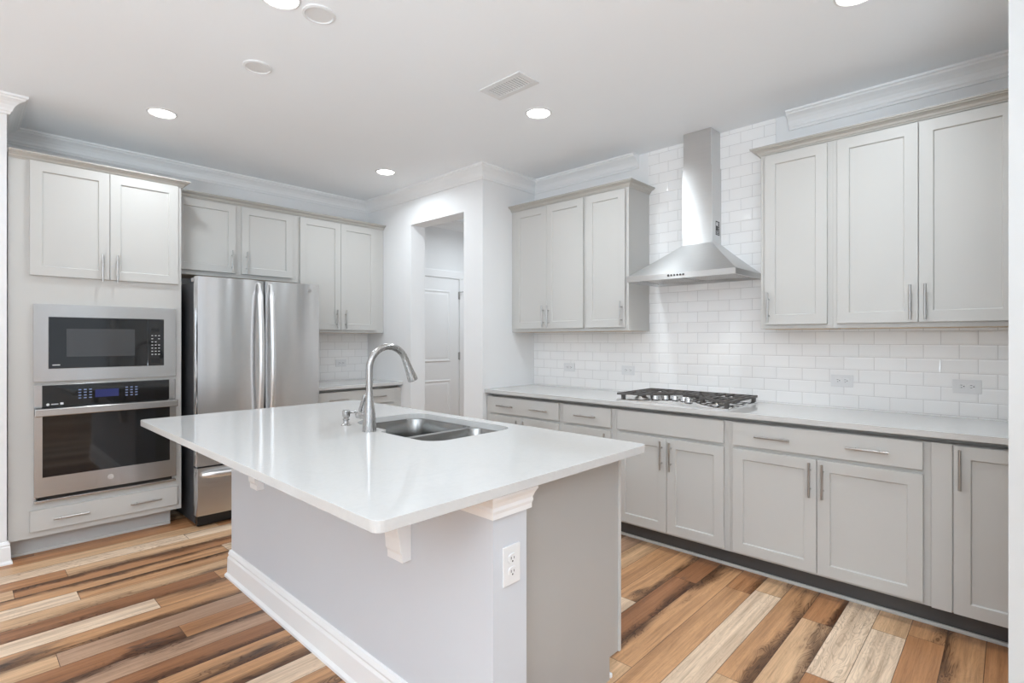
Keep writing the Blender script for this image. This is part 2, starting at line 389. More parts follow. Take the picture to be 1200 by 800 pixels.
def wall_cabinet(label, loc, rot, width, zb, depth, doors, name='wall_cabinet', mold=None):
    t = thing(name, label, 'cabinet', (loc[0], loc[1], zb), rot, G_UP)
    MB().box(0, width, 0, depth, 0, 2.470-zb).build('body', 'cab', t, bevel=0.001)
    for (x0, x1, hx, z0) in doors: door(t, x0, x1, z0-zb, 2.419-zb, hx, (HZB if zb < 1.6 else z0+0.095)-zb)
    if mold: sweep(MB(), [(o, z-zb) for o, z in MOLD], mold).build('crown_moulding', 'mold', t)
    MB().box(0.02, width-0.02, 0.02, depth-0.01, -0.002, 0.0).build('underside', 'wood_under', t)
    return t
ZU = 1.387; DF = -0.305
# hood wall, left of hood: front plane x=-0.305
def hood_wall_cab(label, y0, y1, doors, mold):
    return wall_cabinet(label, (DF, y0), HW, y0-y1, ZU, 0.295, [(y0-a, y0-b, y0-h, 1.412) for a, b, h in doors], 'wall_cabinet', mold)
hood_wall_cab('two-door grey wall cabinet in the corner beside the doorway wall, left of the hood', -1.766, -2.549, ((-1.815, -2.169, -2.143), (-2.1715, -2.535, -2.197)), [(0, 0), (0.783, 0)])
hood_wall_cab('narrow single-door grey wall cabinet directly left of the steel range hood', -2.549, -2.926, ((-2.563, -2.903, -2.880),), [(0, 0), (0.377, 0), (0.377, 0.295)])
hood_wall_cab('narrow single-door grey wall cabinet directly right of the steel range hood', -3.833, -4.213, ((-3.860, -4.188, -3.885),), [(0, 0.295), (0, 0), (0.380, 0)])
hood_wall_cab('wide two-door grey wall cabinet at the right edge, over the two visible right outlets', -4.213, -4.985, ((-4.236, -4.5905, -4.561), (-4.5935, -4.960, -4.621)), [(0, 0), (0.772, 0)])
# fridge wall: front plane y=-0.305
wall_cabinet('short two-door grey cabinet mounted above the stainless refrigerator', (-2.542, DF), 0, 0.988, 1.830, 0.305, [(0.03, 0.467, 0.433, 1.864), (0.512, 0.938, 0.545, 1.864)], 'wall_cabinet', [(0, 0), (0.988, 0)])
wall_cabinet('tall two-door grey wall cabinet between the refrigerator and the doorway wall', (-1.554, DF), 0, 0.893, ZU, 0.295, [(0.019, 0.4125, 0.368, 1.412), (0.4155, 0.799, 0.46, 1.412)], 'wall_cabinet', [(0, 0), (0.893, 0)])
# oven tower: front plane y=-0.61
tw = thing('oven_cabinet', 'tall grey oven tower cabinet holding the microwave and wall oven at far left', 'cabinet', (-3.450, -0.61, 0))
ow = 0.905
b = MB()
b.box(0, ow, 0, 0.60, 1.53, 2.46).box(0, ow, 0, 0.60, 0.115, 0.337).box(0, 0.125, 0, 0.60, 0.337, 1.53).box(ow-0.055, ow, 0, 0.60, 0.337, 1.53)
b.box(0.125, ow-0.055, 0, 0.60, 1.035, 1.078).box(0.125, ow-0.055, 0.58, 0.60, 0.337, 1.53)
b.build('body', 'cab', tw)
X = lambda x: x+3.450
door(tw, X(-3.355), X(-2.9635), 1.716, 2.412, X(-3.003), 1.79); door(tw, X(-2.9605), X(-2.568), 1.716, 2.412, X(-2.925), 1.79)
drawer(tw, X(-3.355), X(-2.573), 0.152, 0.282, (X(-3.16), X(-2.765)))
sweep(MB(), [(o, z-0.016) for o, z in MOLD], [(0, 0), (ow, 0), (ow, 0.248)]).build('crown_moulding', 'mold', tw)
MB().box(0.003, ow-0.05, 0.075, 0.09, 0, 0.115).build('toe_kick', 'toe', tw)
MB().box(0.003, ow-0.052, 0.060, 0.075, 0, 0.018).build('shoe_moulding', 'cab', tw, bevel=0.004)
# base cabinets along the hood wall: front plane x=-0.61
def base_cab(label, y0, y1, build, extra_toe=True):
    wd = y0-y1
    t = thing('base_cabinet', label, 'cabinet', (-0.61, y0, 0), HW, G_BASE)
    MB().box(0, wd, 0, 0.60, 0.112, 0.858).build('body', 'cab', t, bevel=0.001)
    MB().box(0, wd, 0.06, 0.60, 0.858, 0.883).build('sub_top', 'cab', t)
    MB().box(0, wd, 0.077, 0.09, 0, 0.112).build('toe_kick', 'toe_shaded', t)
    build(t, lambda y: y0-y)
    return t
ZDT, ZDB, ZRT, ZRB = 0.857, 0.7285, 0.709, 0.126
def u1(t, q):
    drawer(t, q(-1.816), q(-2.535), ZDB, ZDT, (q(-2.01), q(-2.36)))
    door(t, q(-1.816), q(-2.174), ZRB, ZRT, q(-2.140), HZL); door(t, q(-2.177), q(-2.535), ZRB, ZRT, q(-2.211), HZL)
def u2(t, q):
    drawer(t, q(-2.58), q(-2.98), ZDB, ZDT, (q(-2.785),)); door(t, q(-2.58), q(-2.98), ZRB, ZRT, q(-2.946), HZL)
def u3(t, q):
    drawer(t, q(-3.033), q(-3.735), ZDB, ZDT, (), 'false_front')
    door(t, q(-3.033), q(-3.3825), ZRB, ZRT, q(-3.354), HZL); door(t, q(-3.3855), q(-3.735), ZRB, ZRT, q(-3.415), HZL)
def u4(t, q):
    drawer(t, q(-3.787), q(-4.640), ZDB, ZDT, (q(-4.0), q(-4.428)))
    door(t, q(-3.787), q(-4.2085), ZRB, ZRT, q(-4.181), HZL); door(t, q(-4.2115), q(-4.640), ZRB, ZRT, q(-4.240), HZL)
def u5(t, q):
    MB().box(q(-4.670), q(-4.742), -0.012, 0, 0.113, 0.860).build('filler_strip', 'cab', t, bevel=0.0015)
    door(t, q(-4.747), q(-5.20), 0.116, 0.857, q(-4.769), 0.755)
base_cab('two-door grey base cabinet with a two-handled drawer, by the doorway wall corner', -1.766, -2.5575, u1)
base_cab('narrow grey base cabinet with one single-handled drawer, left of the cooktop cabinet', -2.5575, -3.0065, u2)
base_cab('grey base cabinet under the gas cooktop, two doors below a handleless false front', -3.0065, -3.761, u3)
base_cab('wide two-door grey base cabinet with a two-handled drawer, right of the cooktop cabinet', -3.761, -4.666, u4)
base_cab('grey base cabinet with one full-height door and filler, at the right edge', -4.666, -5.345, u5)
tag(MB().box(-0.549, -0.534, -5.345, -1.766, 0, 0.018).build('shoe_moulding', 'cab', None, bevel=0.004), 'long pale grey shoe moulding on the floor under the base cabinets at right', 'moulding')
tag(slab_with_hole(MB(), [(-0.640, -5.345), (-0.009, -5.345), (-0.009, -1.765), (-0.640, -1.765)], [], 0.884, 0.913).build('worktop', 'quartz', None, bevel=0.002), 'long white quartz worktop under the tiled wall, carrying the gas cooktop', 'countertop')
# base cabinet and worktop on the fridge wall
fb = thing('base_cabinet', 'grey base cabinet with drawer on the back wall, right of the refrigerator', 'cabinet', (-1.56, -0.61, 0), 0)
MB().box(0, 0.901, 0, 0.60, 0.112, 0.858).build('body', 'cab', fb, bevel=0.001)
MB().box(0, 0.901, 0.06, 0.60, 0.858, 0.883).build('sub_top', 'cab', fb)
MB().box(0, 0.901, 0.065, 0.08, 0, 0.112).build('toe_kick', 'toe', fb)
drawer(fb, 0.03, 0.81, ZDB, ZDT, (0.615, 0.22)); door(fb, 0.03, 0.4185, ZRB, ZRT, 0.385, HZL); door(fb, 0.4215, 0.81, ZRB, ZRT, 0.455, HZL)
tag(MB().box(-1.562, XP-0.001, -0.643, -0.009, 0.884, 0.913).build('worktop', 'quartz', None, bevel=0.002), 'short white quartz worktop on the back wall beside the refrigerator', 'countertop')

# ---------------------------------------------------------------- kitchen island
isl = thing('kitchen_island', 'white and grey kitchen island base under the quartz island top in the centre', 'kitchen island', (-2.2, -2.8, 0))
def I(mb, name, mat, **kw):
    bmesh.ops.translate(mb.bm, verts=mb.bm.verts, vec=(2.2, 2.8, 0)); return mb.build(name, mat, isl, **kw)
I(MB().box(-2.60, -2.457, -3.846, -1.770, 0, 0.883), 'knee_wall', 'knee')
post = I(MB().box(-2.600, -2.455, -3.850, -3.846, 0, 0.883), 'post', 'knee')
CAP = [(0, 0.808), (0.012, 0.808), (0.012, 0.822), (0.015, 0.832), (0.014, 0.842), (0.019, 0.856), (0.026, 0.868), (0.026, 0.8835), (0, 0.8835)]
cp = MB(); sweep(cp, CAP, [(-2.600, -3.690), (-2.600, -3.850), (-2.455, -3.850), (-2.455, -3.805)][::-1][::-1])
bmesh.ops.translate(cp.bm, verts=cp.bm.verts, vec=(2.2, 2.8, 0)); cp.build('post_cap', 'trim', isl)
IB = [(0, 0), (0.028, 0), (0.028, 0.012), (0.018, 0.024), (0.016, 0.105), (0.011, 0.118), (0.014, 0.128), (0.008, 0.146), (0, 0.150)]
I(sweep(MB(), IB, [(-2.457, -1.770), (-2.600, -1.770), (-2.600, -3.850), (-2.455, -3.850)][0:3]), 'baseboard', 'trim')
for y in (-3.456, -2.226):
    pf = [(0, 0.575), (0.038, 0.575), (0.038, 0.600)]
    for i in range(9):
        a = 0.5*pi*i/8; pf.append((0.045+0.20*(1-cos(a)), 0.612+0.23*sin(a)))
    pf += [(0.262, 0.852), (0.262, 0.8835), (0, 0.8835)]
    I(MB().prism(pf, lambda p, a: (-2.600-p[0], a, p[1]), y, y+0.088), 'corbel', 'trim', bevel=0.002)
I(MB().box(-1.868, -1.850, -3.778, -1.80, 0.10, 0.883), 'front_panel', 'cab')
I(MB().box(-2.456, -1.868, -1.818, -1.80, 0, 0.883), 'side_panel', 'cab')
I(MB().box(-2.456, -1.905, -3.778, -1.82, 0.08, 0.10), 'bottom_panel', 'cab')
I(MB().box(-1.920, -1.905, -3.778, -1.82, 0, 0.08), 'toe_kick', 'toe_shaded')
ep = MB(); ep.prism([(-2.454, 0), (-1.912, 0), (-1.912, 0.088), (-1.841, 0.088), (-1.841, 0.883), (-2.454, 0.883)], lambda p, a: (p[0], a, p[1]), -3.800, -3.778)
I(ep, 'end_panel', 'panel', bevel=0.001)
I(MB().box(-1.853, -1.838, -3.806, -3.780, 0.088, 0.883), 'edge_strip', 'cab', bevel=0.001)
I(MB().box(-1.905, -1.890, -3.80, -1.80, 0, 0.018), 'shoe_moulding', 'trim', bevel=0.004)
# sink cut-out outline: larger near bowl, smaller far bowl, step beside the faucet
cut = []
def arc(cx, cy, r, a0, a1, n=6):
    for i in range(n+1):
        a = radians(a0+(a1-a0)*i/n); cut.append((cx+r*cos(a), cy+r*sin(a)))
arc(-2.265, -3.165, 0.095, 180, 270); arc(-1.955, -3.170, 0.09, 270, 360); arc(-1.955, -2.595, 0.09, 0, 90); arc(-2.16, -2.655, 0.15, 90, 180)
cut += [(-2.310, -2.862)]; arc(-2.335, -2.905, 0.025, 90, 180, 3)
outer = rrect(-3.016, -1.792, -3.897, -1.692, 0.028)
tag(slab_with_hole(MB(), outer, [cut], 0.884, 0.913).build('island_worktop', 'quartz', None, bevel=0.0025), 'large white quartz island worktop with the sink cut into it', 'countertop')
sk = thing('kitchen_sink', 'stainless double-bowl sink set under the island worktop beside the faucet', 'sink', (-2.1, -2.9, 0.883))
def bowl(x0, x1, y0, y1, r, d):
    mb = MB(); rings = []
    for ins, z in ((-0.018, 0.0), (0.0, 0.0), (0.002, -0.004), (0.006, -d*0.5), (0.010, -d+0.03), (0.022, -d+0.008), (0.045, -d), (0.09, -d-0.002)):
        rr = [max(0.012, q-ins*0.5) for q in r]
        rings.append([(x+2.1, y+2.9, z) for x, y in rrect(x0+ins, x1-ins, y0+ins, y1-ins, rr)])
    mb.loft(rings, cap=False); mb.bm.faces.new([v for v in mb.bm.verts][-len(rings[0]):])
    o = mb.build('bowl', 'sink', sk, smooth=True)
    s = o.modifiers.new('solid', 'SOLIDIFY'); s.thickness = 0.0012
    cxx, cyy = (x0+x1)/2+2.1, (y0+y1)/2+2.9
    MB().lathe([(0.042, -d-0.001), (0.042, -d+0.002), (0.034, -d+0.003), (0.030, -d-0.0005), (0.0005, -d-0.0005)], (cxx, cyy, 0), 24).build('drain', 'polish', o, smooth=True)
bowl(-2.366, -1.868, -3.257, -2.987, (0.09, 0.085, 0.06, 0.06), 0.205)
bowl(-2.312, -1.868, -2.951, -2.507, (0.06, 0.06, 0.085, 0.14), 0.18)
# faucet
fa = thing('kitchen_faucet', 'tall brushed nickel gooseneck kitchen faucet with pull-down spray head', 'faucet', (-2.386, -2.845, 0.913))
MB().lathe([(0.031, 0.0), (0.031, 0.006), (0.0295, 0.03), (0.0265, 0.075), (0.022, 0.115), (0.0175, 0.145), (0.0160, 0.168), (0.0154, 0.18)], (0, 0, 0), 32).build('base', 'faucet', fa, smooth=True)
pts = [(0, 0, 0.17), (0, 0, 0.22), (0, 0, 0.27)]
R_ = 0.101
for i in range(15):
    a = pi - (pi-radians(24))*i/14; pts.append((R_+R_*cos(a), 0, 0.278+R_*sin(a)))
MB().tube(pts, 0.0156, 20, up=(0, 1, 0)).build('spout', 'faucet', fa, smooth=True)
e = Vector(pts[-1]); dr = Vector((0.40, 0, -0.917))
MB().tube([e-dr*0.004, e+dr*0.004, e+dr*0.03, e+dr*0.07, e+dr*0.10, e+dr*0.112, e+dr*0.113], [0.0156, 0.0164, 0.0172, 0.0205, 0.0242, 0.0242, 0.021], 24, up=(0, 1, 0)).build('spray_head', 'faucet', fa, smooth=True)
hd = MB().tube([(0, 0.015, 0.066), (0, 0.060, 0.066), (0, 0.066, 0.066), (0, 0.090, 0.066), (0, 0.094, 0.066)], [0.0135, 0.0135, 0.018, 0.018, 0.015], 20).build('handle_hub', 'faucet', fa, smooth=True)
MB().tube([(0, 0.080, 0.078), (0, 0.072, 0.098), (0, 0.056, 0.126), (0, 0.038, 0.154), (0, 0.035, 0.158)], [0.0085, 0.0080, 0.0085, 0.0100, 0.007], 12).build('lever', 'faucet', fa, smooth=True)
sd = thing('soap_dispenser', 'short brushed nickel soap dispenser pump on the island, left of the faucet', 'soap dispenser', (-2.375, -2.622, 0.913))
MB().lathe([(0.023, 0), (0.023, 0.004), (0.014, 0.010), (0.012, 0.022), (0.016, 0.026), (0.016, 0.031), (0.012, 0.036), (0.0175, 0.044), (0.019, 0.064), (0.019, 0.070), (0.017, 0.072)], (0, 0, 0), 24).build('body', 'faucet', sd, smooth=True)
MB().tube([(0.012, 0, 0.058), (0.05, 0, 0.060), (0.068, 0, 0.056)], [0.005, 0.0042, 0.004], 12).build('nozzle', 'faucet', sd, smooth=True)

# ---------------------------------------------------------------- refrigerator
FX0, FX1, FG = -2.503, -1.600, -2.040
fr = thing('refrigerator', 'stainless french-door refrigerator with bottom freezer, between oven tower and back worktop', 'refrigerator', (-2.05, -0.4, 0))
def F(mb): bmesh.ops.translate(mb.bm, verts=mb.bm.verts, vec=(2.05, 0.4, 0)); return mb
F(MB().box(FX0+0.006, FX1-0.006, -0.735, -0.03, 0.02, 1.735)).build('case', 'case', fr, bevel=0.004)
def fdoor(x0, x1, z0, z1, name, crown=0.012):
    mb = MB(); n = 12; yb, yf = -0.745, -0.815
    sec = [(x0, yb), (x0, yf+0.012)]
    for i in range(n+1):
        s = i/n; x = x0+0.006+(x1-x0-0.012)*s; sec.append((x, yf-crown*(1-(2*s-1)**2)))
    sec += [(x1, yf+0.012), (x1, yb)]
    mb.prism(sec, lambda p, a: (p[0], p[1], a), z0, z1)
    return F(mb).build(name, 'fridge', fr, smooth=True)
dl = fdoor(FX0, FG-0.003, 0.432, 1.768, 'door'); drr = fdoor(FG+0.003, FX1, 0.432, 1.768, 'door')
fz = fdoor(FX0, FX1, 0.085, 0.420, 'freezer_drawer')
def fhandle(x, parent):
    p = []; rr = []
    for i in range(25):
        s = i/24; z = 1.742-1.13*s; bow = 0.018+0.052*sin(pi*min(1, max(0, s)))**0.7
        p.append((x, -0.822-bow, z)); rr.append(0.009 if s < 0.08 or s > 0.94 else 0.019)
    p = [(x, -0.815, 1.748)]+p+[(x, -0.815, 0.606)]; rr = [0.009]+rr+[0.009]
    F(MB().tube(p, rr, 16, flat=(1.0, 0.75), up=(1, 0, 0))).build('handle', 'bright', parent, smooth=True)
fhandle(FG-0.050, dl); fhandle(FG+0.036, drr)
p = []
for i in range(19):
    s = i/18; p.append((FX0+0.03+(FX1-FX0-0.06)*s, -0.832-0.045*sin(pi*s)**0.5, 0.372))
F(MB().tube(p, [0.016]+[0.022]*17+[0.016], 16, flat=(0.8, 1.0), up=(0, 1, 0))).build('handle', 'bright', fz, smooth=True)
F(MB().cyl((-1.690, -0.829, 1.715), (-1.690, -0.820, 1.715), 0.014, 24)).build('badge', 'polish', drr)
F(MB().box(FX0+0.005, FX0+0.06, -0.79, -0.66, 1.7365, 1.765)).build('hinge_cover', 'hinge', fr, bevel=0.005)
F(MB().box(FX0+0.01, FX1-0.01, -0.79, -0.74, 0.012, 0.078)).build('toe_grille', 'black', fr)
for x in (FX0+0.05, FX1-0.05): F(MB().lathe([(0.018, 0), (0.018, 0.02)], (x, -0.72, 0))).build('foot', 'black', fr)

# ---------------------------------------------------------------- microwave and wall oven (set in the tower)
mw = thing('microwave', 'built-in microwave with black door and stainless trim, above the wall oven', 'microwave', (-2.96, -0.61, 1.065))
def W(mb, z): bmesh.ops.translate(mb.bm, verts=mb.bm.verts, vec=(2.96, 0.61, -z)); return mb
fm = MB()
fm.prism([(-3.339, 1.065), (-2.586, 1.065), (-2.586, 1.541), (-3.339, 1.541)], lambda p, a: (p[0], a, p[1]), -0.612, -0.611)
for bx_ in ((-3.339, -3.270, 1.065, 1.541), (-2.657, -2.586, 1.065, 1.541), (-3.270, -2.657, 1.065, 1.143), (-3.270, -2.657, 1.464, 1.541)):
    fm.box(bx_[0], bx_[1], -0.633, -0.612, bx_[2], bx_[3])
W(fm, 1.065).build('trim_frame', 'steel', mw)
W(MB().box(-3.29, -2.64, -0.60, -0.15, 1.10, 1.50), 1.065).build('case', 'case', mw)
md = W(MB().box(-3.269, -2.756, -0.640, -0.613, 1.144, 1.463), 1.065).build('door', 'glass', mw, bevel=0.002)
W(MB().box(-3.185, -2.828, -0.6406, -0.640, 1.215, 1.392), 1.065).build('door_window', 'window_mesh', md)
W(MB().box(-3.252, -3.215, -0.6406, -0.640, 1.163, 1.168), 1.065).build('print_mark', 'mark', md)
mp = W(MB().box(-2.755, -2.658, -0.640, -0.613, 1.144, 1.463), 1.065).build('control_panel', 'glass', mw, bevel=0.002)
W(MB().box(-2.735, -2.688, -0.6406, -0.640, 1.376, 1.398), 1.065).build('display', 'black', mp)
ky = MB()
for r_ in range(7):
    for c_ in range(3):
        if (r_, c_) in ((1, 1), (2, 2)): continue
        xx_ = -2.728+c_*0.020; zz_ = 1.350-r_*0.0215
        ky.box(xx_-0.005, xx_+0.005, -0.6406, -0.640, zz_-0.0022, zz_+0.0022)
W(ky, 1.065).build('key_print', 'mark', mp)
W(MB().box(-2.738, -2.680, -0.642, -0.640, 1.160, 1.186), 1.065).build('door_button', 'black', mp, bevel=0.001)
ov = thing('wall_oven', 'stainless single wall oven with black glass door, under the microwave', 'oven', (-2.96, -0.61, 0.325))
Z0 = 0.325
W(MB().box(-3.30, -2.625, -0.60, -0.05, 0.360, 1.01), Z0).build('case', 'case', ov)
op = W(MB().box(-3.337, -2.586, -0.630, -0.6115, 0.903, 1.045), Z0).build('control_panel', 'steel', ov, bevel=0.002)
W(MB().box(-3.299, -2.625, -0.632, -0.630, 0.904, 1.041), Z0).build('glass_panel', 'glass', op)
W(MB().box(-3.040, -2.915, -0.6326, -0.632, 0.950, 1.000), Z0).build('display', 'blue', op)
for gx in (-3.118, -2.872):
    kk = MB()
    for r_ in range(4):
        for c_ in range(3):
            xx_ = gx+c_*0.027; zz_ = 1.004-r_*0.0175
            kk.box(xx_-0.007, xx_+0.007, -0.6326, -0.632, zz_-0.003, zz_+0.003)
    W(kk, Z0).build('key_print', 'bluekey', op)
lg = MB().cyl((-3.272, -0.632, 0.922), (-3.272, -0.6327, 0.922), 0.008, 20).box(-3.256, -3.222, -0.6326, -0.632, 0.920, 0.925).box(-3.214, -3.198, -0.6326, -0.632, 0.918, 0.931)
W(lg, Z0).build('print_mark', 'mark', op)
od = MB()
for q in ((-3.337, -3.299, 0.362, 0.900), (-2.625, -2.586, 0.362, 0.900), (-3.299, -2.625, 0.362, 0.479), (-3.299, -2.625, 0.852, 0.900)):
    od.box(q[0], q[1], -0.648, -0.612, q[2], q[3])
od = W(od, Z0).build('door', 'steel', ov)
W(MB().box(-3.299, -2.625, -0.646, -0.640, 0.479, 0.852), Z0).build('door_glass', 'glass', od)
oh = MB().box(-3.337, -2.586, -0.700, -0.682, 0.857, 0.903)
for x in (-3.31, -2.613): oh.box(x-0.02, x+0.02, -0.684, -0.648, 0.865, 0.895)
W(oh, Z0).build('handle', 'steel', od, bevel=0.005, seg=3)
bd = MB().cyl((-2.962, -0.648, 0.425), (-2.962, -0.6505, 0.425), 0.017, 28); W(bd, Z0).build('badge', 'polish', od)
W(MB().box(-3.315, -2.608, -0.630, -0.612, 0.340, 0.361), Z0).build('vent_slot', 'black', ov)
W(MB().box(-3.337, -2.586, -0.640, -0.612, 0.325, 0.339), Z0).build('bottom_trim', 'steel', ov, bevel=0.002)

# ---------------------------------------------------------------- range hood
ho = thing('range_hood', 'stainless chimney range hood mounted on the tiled wall above the cooktop', 'range hood', (-0.008, -3.37, 1.718))
def H(mb): bmesh.ops.translate(mb.bm, verts=mb.bm.verts, vec=(0.008, 3.37, -1.718)); return mb
cx0, hy0, hy1 = -0.462, -3.742, -3.000
rings = []
prof = [(i/10, 1.754+0.224*(0.95*i/10+0.05*(i/10)**3)) for i in range(11)]
for s, z in prof:
    fx = cx0+(-0.163-cx0)*s; a = hy0+(-3.476-hy0)*s; c = hy1+(-3.264-hy1)*s
    rings.append([(-0.009, a, z), (fx, a, z), (fx, c, z), (-0.009, c, z)])
H(MB().loft(rings)).build('canopy', 'hood', ho, smooth=True)
rim = MB()
rim.box(cx0, cx0+0.012, hy0, hy1, 1.718, 1.754).box(cx0+0.012, -0.009, hy0, hy0+0.012, 1.718, 1.754).box(cx0+0.012, -0.009, hy1-0.012, hy1, 1.718, 1.754).box(-0.021, -0.009, hy0+0.012, hy1-0.012, 1.718, 1.754)
rm_ = H(rim).build('rim', 'hood', ho)
bt = MB()
for i in range(6): bt.cyl((cx0-0.003, -3.312-0.0205*i, 1.740), (cx0+0.001, -3.312-0.0205*i, 1.740), 0.0065 if i else 0.008, 14)
H(bt).build('control_buttons', 'slot', rm_)
H(MB().box(cx0+0.012, -0.021, hy0+0.012, hy1-0.012, 1.735, 1.742)).build('underside', 'steel', ho)


for y0_, y1_ in ((-3.70, -3.38), (-3.36, -3.04)):
    fl = MB().box(cx0+0.10, -0.06, y0_+0.02, y1_-0.02, 1.731, 1.735)
    H(fl).build('grease_filter', 'handle', ho, bevel=0.001)
H(MB().box(-0.163, -0.009, -3.476, -3.264, 1.974, 2.50)).build('lower_chimney', 'hood', ho, bevel=0.001)
H(MB().box(-0.158, -0.009, -3.468, -3.271, 2.50, ZC-0.002)).build('upper_chimney', 'hood', ho, bevel=0.001)
lb = H(MB().box(-0.105, -0.040, -3.4766, -3.476, 2.035, 2.130)).build('warning_label', 'label', ho)
lm = MB().box(-0.098, -0.072, -3.4771, -3.4766, 2.098, 2.122)
for i in range(5): lm.box(-0.066, -0.047, -3.4771, -3.4766, 2.118-i*0.012, 2.121-i*0.012)
for i in range(3): lm.box(-0.098, -0.052, -3.4771, -3.4766, 2.060-i*0.009, 2.063-i*0.009)
H(lm).build('label_print', 'mark', lb)
for y in (-3.58, -3.16):
    H(MB().lathe([(0.030, -0.006), (0.030, 0.0)], (-0.40, y, 1.735))).build('hood_lamp', 'lens', ho)
    d = bpy.data.lights.new('hood_bulb', 'SPOT'); d.energy = 3.0; d.spot_size = radians(110); d.spot_blend = 0.5; d.shadow_soft_size = 0.025; d.color = (1, 0.93, 0.84)
    o = bpy.data.objects.new('hood_bulb', d); C.objects.link(o); o.parent = ho; o.location = (-0.392, y+3.37, 0.006)

# ---------------------------------------------------------------- gas cooktop
ck = thing('gas_cooktop', 'stainless five-burner gas cooktop with black grates set in the long worktop', 'cooktop', (-0.32, -3.36, 0.913))
def K(mb): bmesh.ops.translate(mb.bm, verts=mb.bm.verts, vec=(0.32, 3.36, -0.913)); return mb
tr = MB(); tr.loft([[(x, y, 0.9133) for x, y in rrect(-0.575, -0.065, -3.742, -2.978, 0.02)], [(x, y, 0.920) for x, y in rrect(-0.575, -0.065, -3.742, -2.978, 0.02)], [(x, y, 0.9215) for x, y in rrect(-0.572, -0.068, -3.739, -2.981, 0.02)]])
K(tr).build('tray', 'polish', ck, smooth=True)
for x, y, r in ((-0.20, -3.12, 0.042), (-0.43, -3.10, 0.035), (-0.24, -3.36, 0.055), (-0.20, -3.60, 0.042), (-0.43, -3.62, 0.035)):
    bu = K(MB().lathe([(r+0.012, 0.9215), (r+0.010, 0.928), (r, 0.932), (r-0.004, 0.938)], (x, y, 0))).build('burner', 'handle', ck, smooth=True)
    K(MB().lathe([(r-0.006, 0.938), (r-0.004, 0.945), (r-0.012, 0.947)], (x, y, 0))).build('burner_cap', 'iron', bu, smooth=True)
def grate(sgn):
    f = lambda y: -3.36+sgn*y
    out = [(-0.545, 0.372), (-0.490, 0.270), (-0.400, 0.150), (-0.310, 0.070), (-0.275, 0.006), (-0.085, 0.006), (-0.085, 0.372)]
    mb = MB(); z0, z1, hw = 0.948, 0.962, 0.0065
    def bar(a, b):
        A, B = Vector((a[0], f(a[1]), 0)), Vector((b[0], f(b[1]), 0)); d = (B-A).normalized(); n = Vector((-d.y, d.x, 0))*hw
        A = A-d*hw; B = B+d*hw
        mb.loft([[tuple(A+n+Vector((0, 0, z0))), tuple(A-n+Vector((0, 0, z0))), tuple(A-n+Vector((0, 0, z1))), tuple(A+n+Vector((0, 0, z1)))], [tuple(B+n+Vector((0, 0, z0))), tuple(B-n+Vector((0, 0, z0))), tuple(B-n+Vector((0, 0, z1))), tuple(B+n+Vector((0, 0, z1)))]])
    for a, b in zip(out, out[1:]+out[:1]): bar(a, b)
    for yy_, xa_ in ((0.06, -0.30), (0.115, -0.36), (0.17, -0.415), (0.225, -0.455), (0.28, -0.495), (0.325, -0.518)):
        bar((xa_, yy_), (-0.345 if yy_ > 0.2 else -0.26, yy_)); bar((-0.20 if yy_ > 0.1 else -0.24, yy_), (-0.085, yy_))
    bar((-0.40, 0.372), (-0.40, 0.29)); bar((-0.22, 0.372), (-0.22, 0.28)); bar((-0.22, 0.006), (-0.22, 0.17)); bar((-0.315, 0.10), (-0.315, 0.372))
    for x, y in ((-0.515, 0.350), (-0.325, 0.120), (-0.095, 0.360), (-0.095, 0.018)):
        mb.box(x-0.011, x+0.011, f(y)-0.011, f(y)+0.011, 0.9217, z0+0.002)
    K(mb).build('grate', 'iron', ck)
grate(1); grate(-1)
for x, y in ((-0.452, -3.215), (-0.408, -3.266), (-0.392, -3.325), (-0.405, -3.392), (-0.462, -3.450)):
    kb = K(MB().lathe([(0.023, 0.9215), (0.023, 0.926), (0.019, 0.928), (0.0175, 0.945), (0.0165, 0.950), (0.014, 0.951)], (x, y, 0), 24)).build('knob', 'polish', ck, smooth=True)
    K(MB().lathe([(0.024, 0.9215), (0.0245, 0.926)], (x, y, 0), 24)).build('knob_skirt', 'black', kb)

# ---------------------------------------------------------------- outlets
G_OUT = 'white electrical outlets'
def outlet(label, loc, rotz, horizontal):
    """local: plate in the x-z plane facing -y"""
    t = thing('electrical_outlet', label, 'outlet', loc, rotz, G_OUT)
    w, h = (0.117, 0.073) if horizontal else (0.073, 0.117)
    MB().box(-w/2, w/2, -0.006, 0, -h/2, h/2).build('cover_plate', 'white_plastic', t, bevel=0.002)
    for s in (-1, 1):
        cx, cz = (s*0.0195, 0) if horizontal else (0, s*0.0195)
        fc = MB().loft([[(cx+x, -0.006, cz+z) for x, z in rrect(-0.0165, 0.0165, -0.014, 0.014, 0.010)], [(cx+x, -0.0085, cz+z) for x, z in rrect(-0.0155, 0.0155, -0.013, 0.013, 0.010)]]).build('receptacle', 'white_plastic', t)
        sl = MB()
        if horizontal:
            sl.box(cx-0.006, cx+0.002, -0.0088, -0.0085, 0.005, 0.0072).box(cx-0.005, cx+0.002, -0.0088, -0.0085, -0.0072, -0.005).cyl((cx+0.008, -0.0088, 0), (cx+0.008, -0.0085, 0), 0.0028, 10)
        else:
            sl.box(-0.0072, -0.005, -0.0088, -0.0085, cz-0.002, cz+0.006).box(0.005, 0.0072, -0.0088, -0.0085, cz-0.002, cz+0.005).cyl((0, -0.0088, cz-0.008), (0, -0.0085, cz-0.008), 0.0028, 10)
        sl.build('slots', 'slot', fc)
    return t
outlet('horizontal white outlet on the tile under the narrow cabinet right of the hood', (-0.008, -4.197, 1.078), HW, True)
outlet('horizontal white outlet on the tile near the right edge, rightmost of the wall outlets', (-0.008, -4.762, 1.078), HW, True)
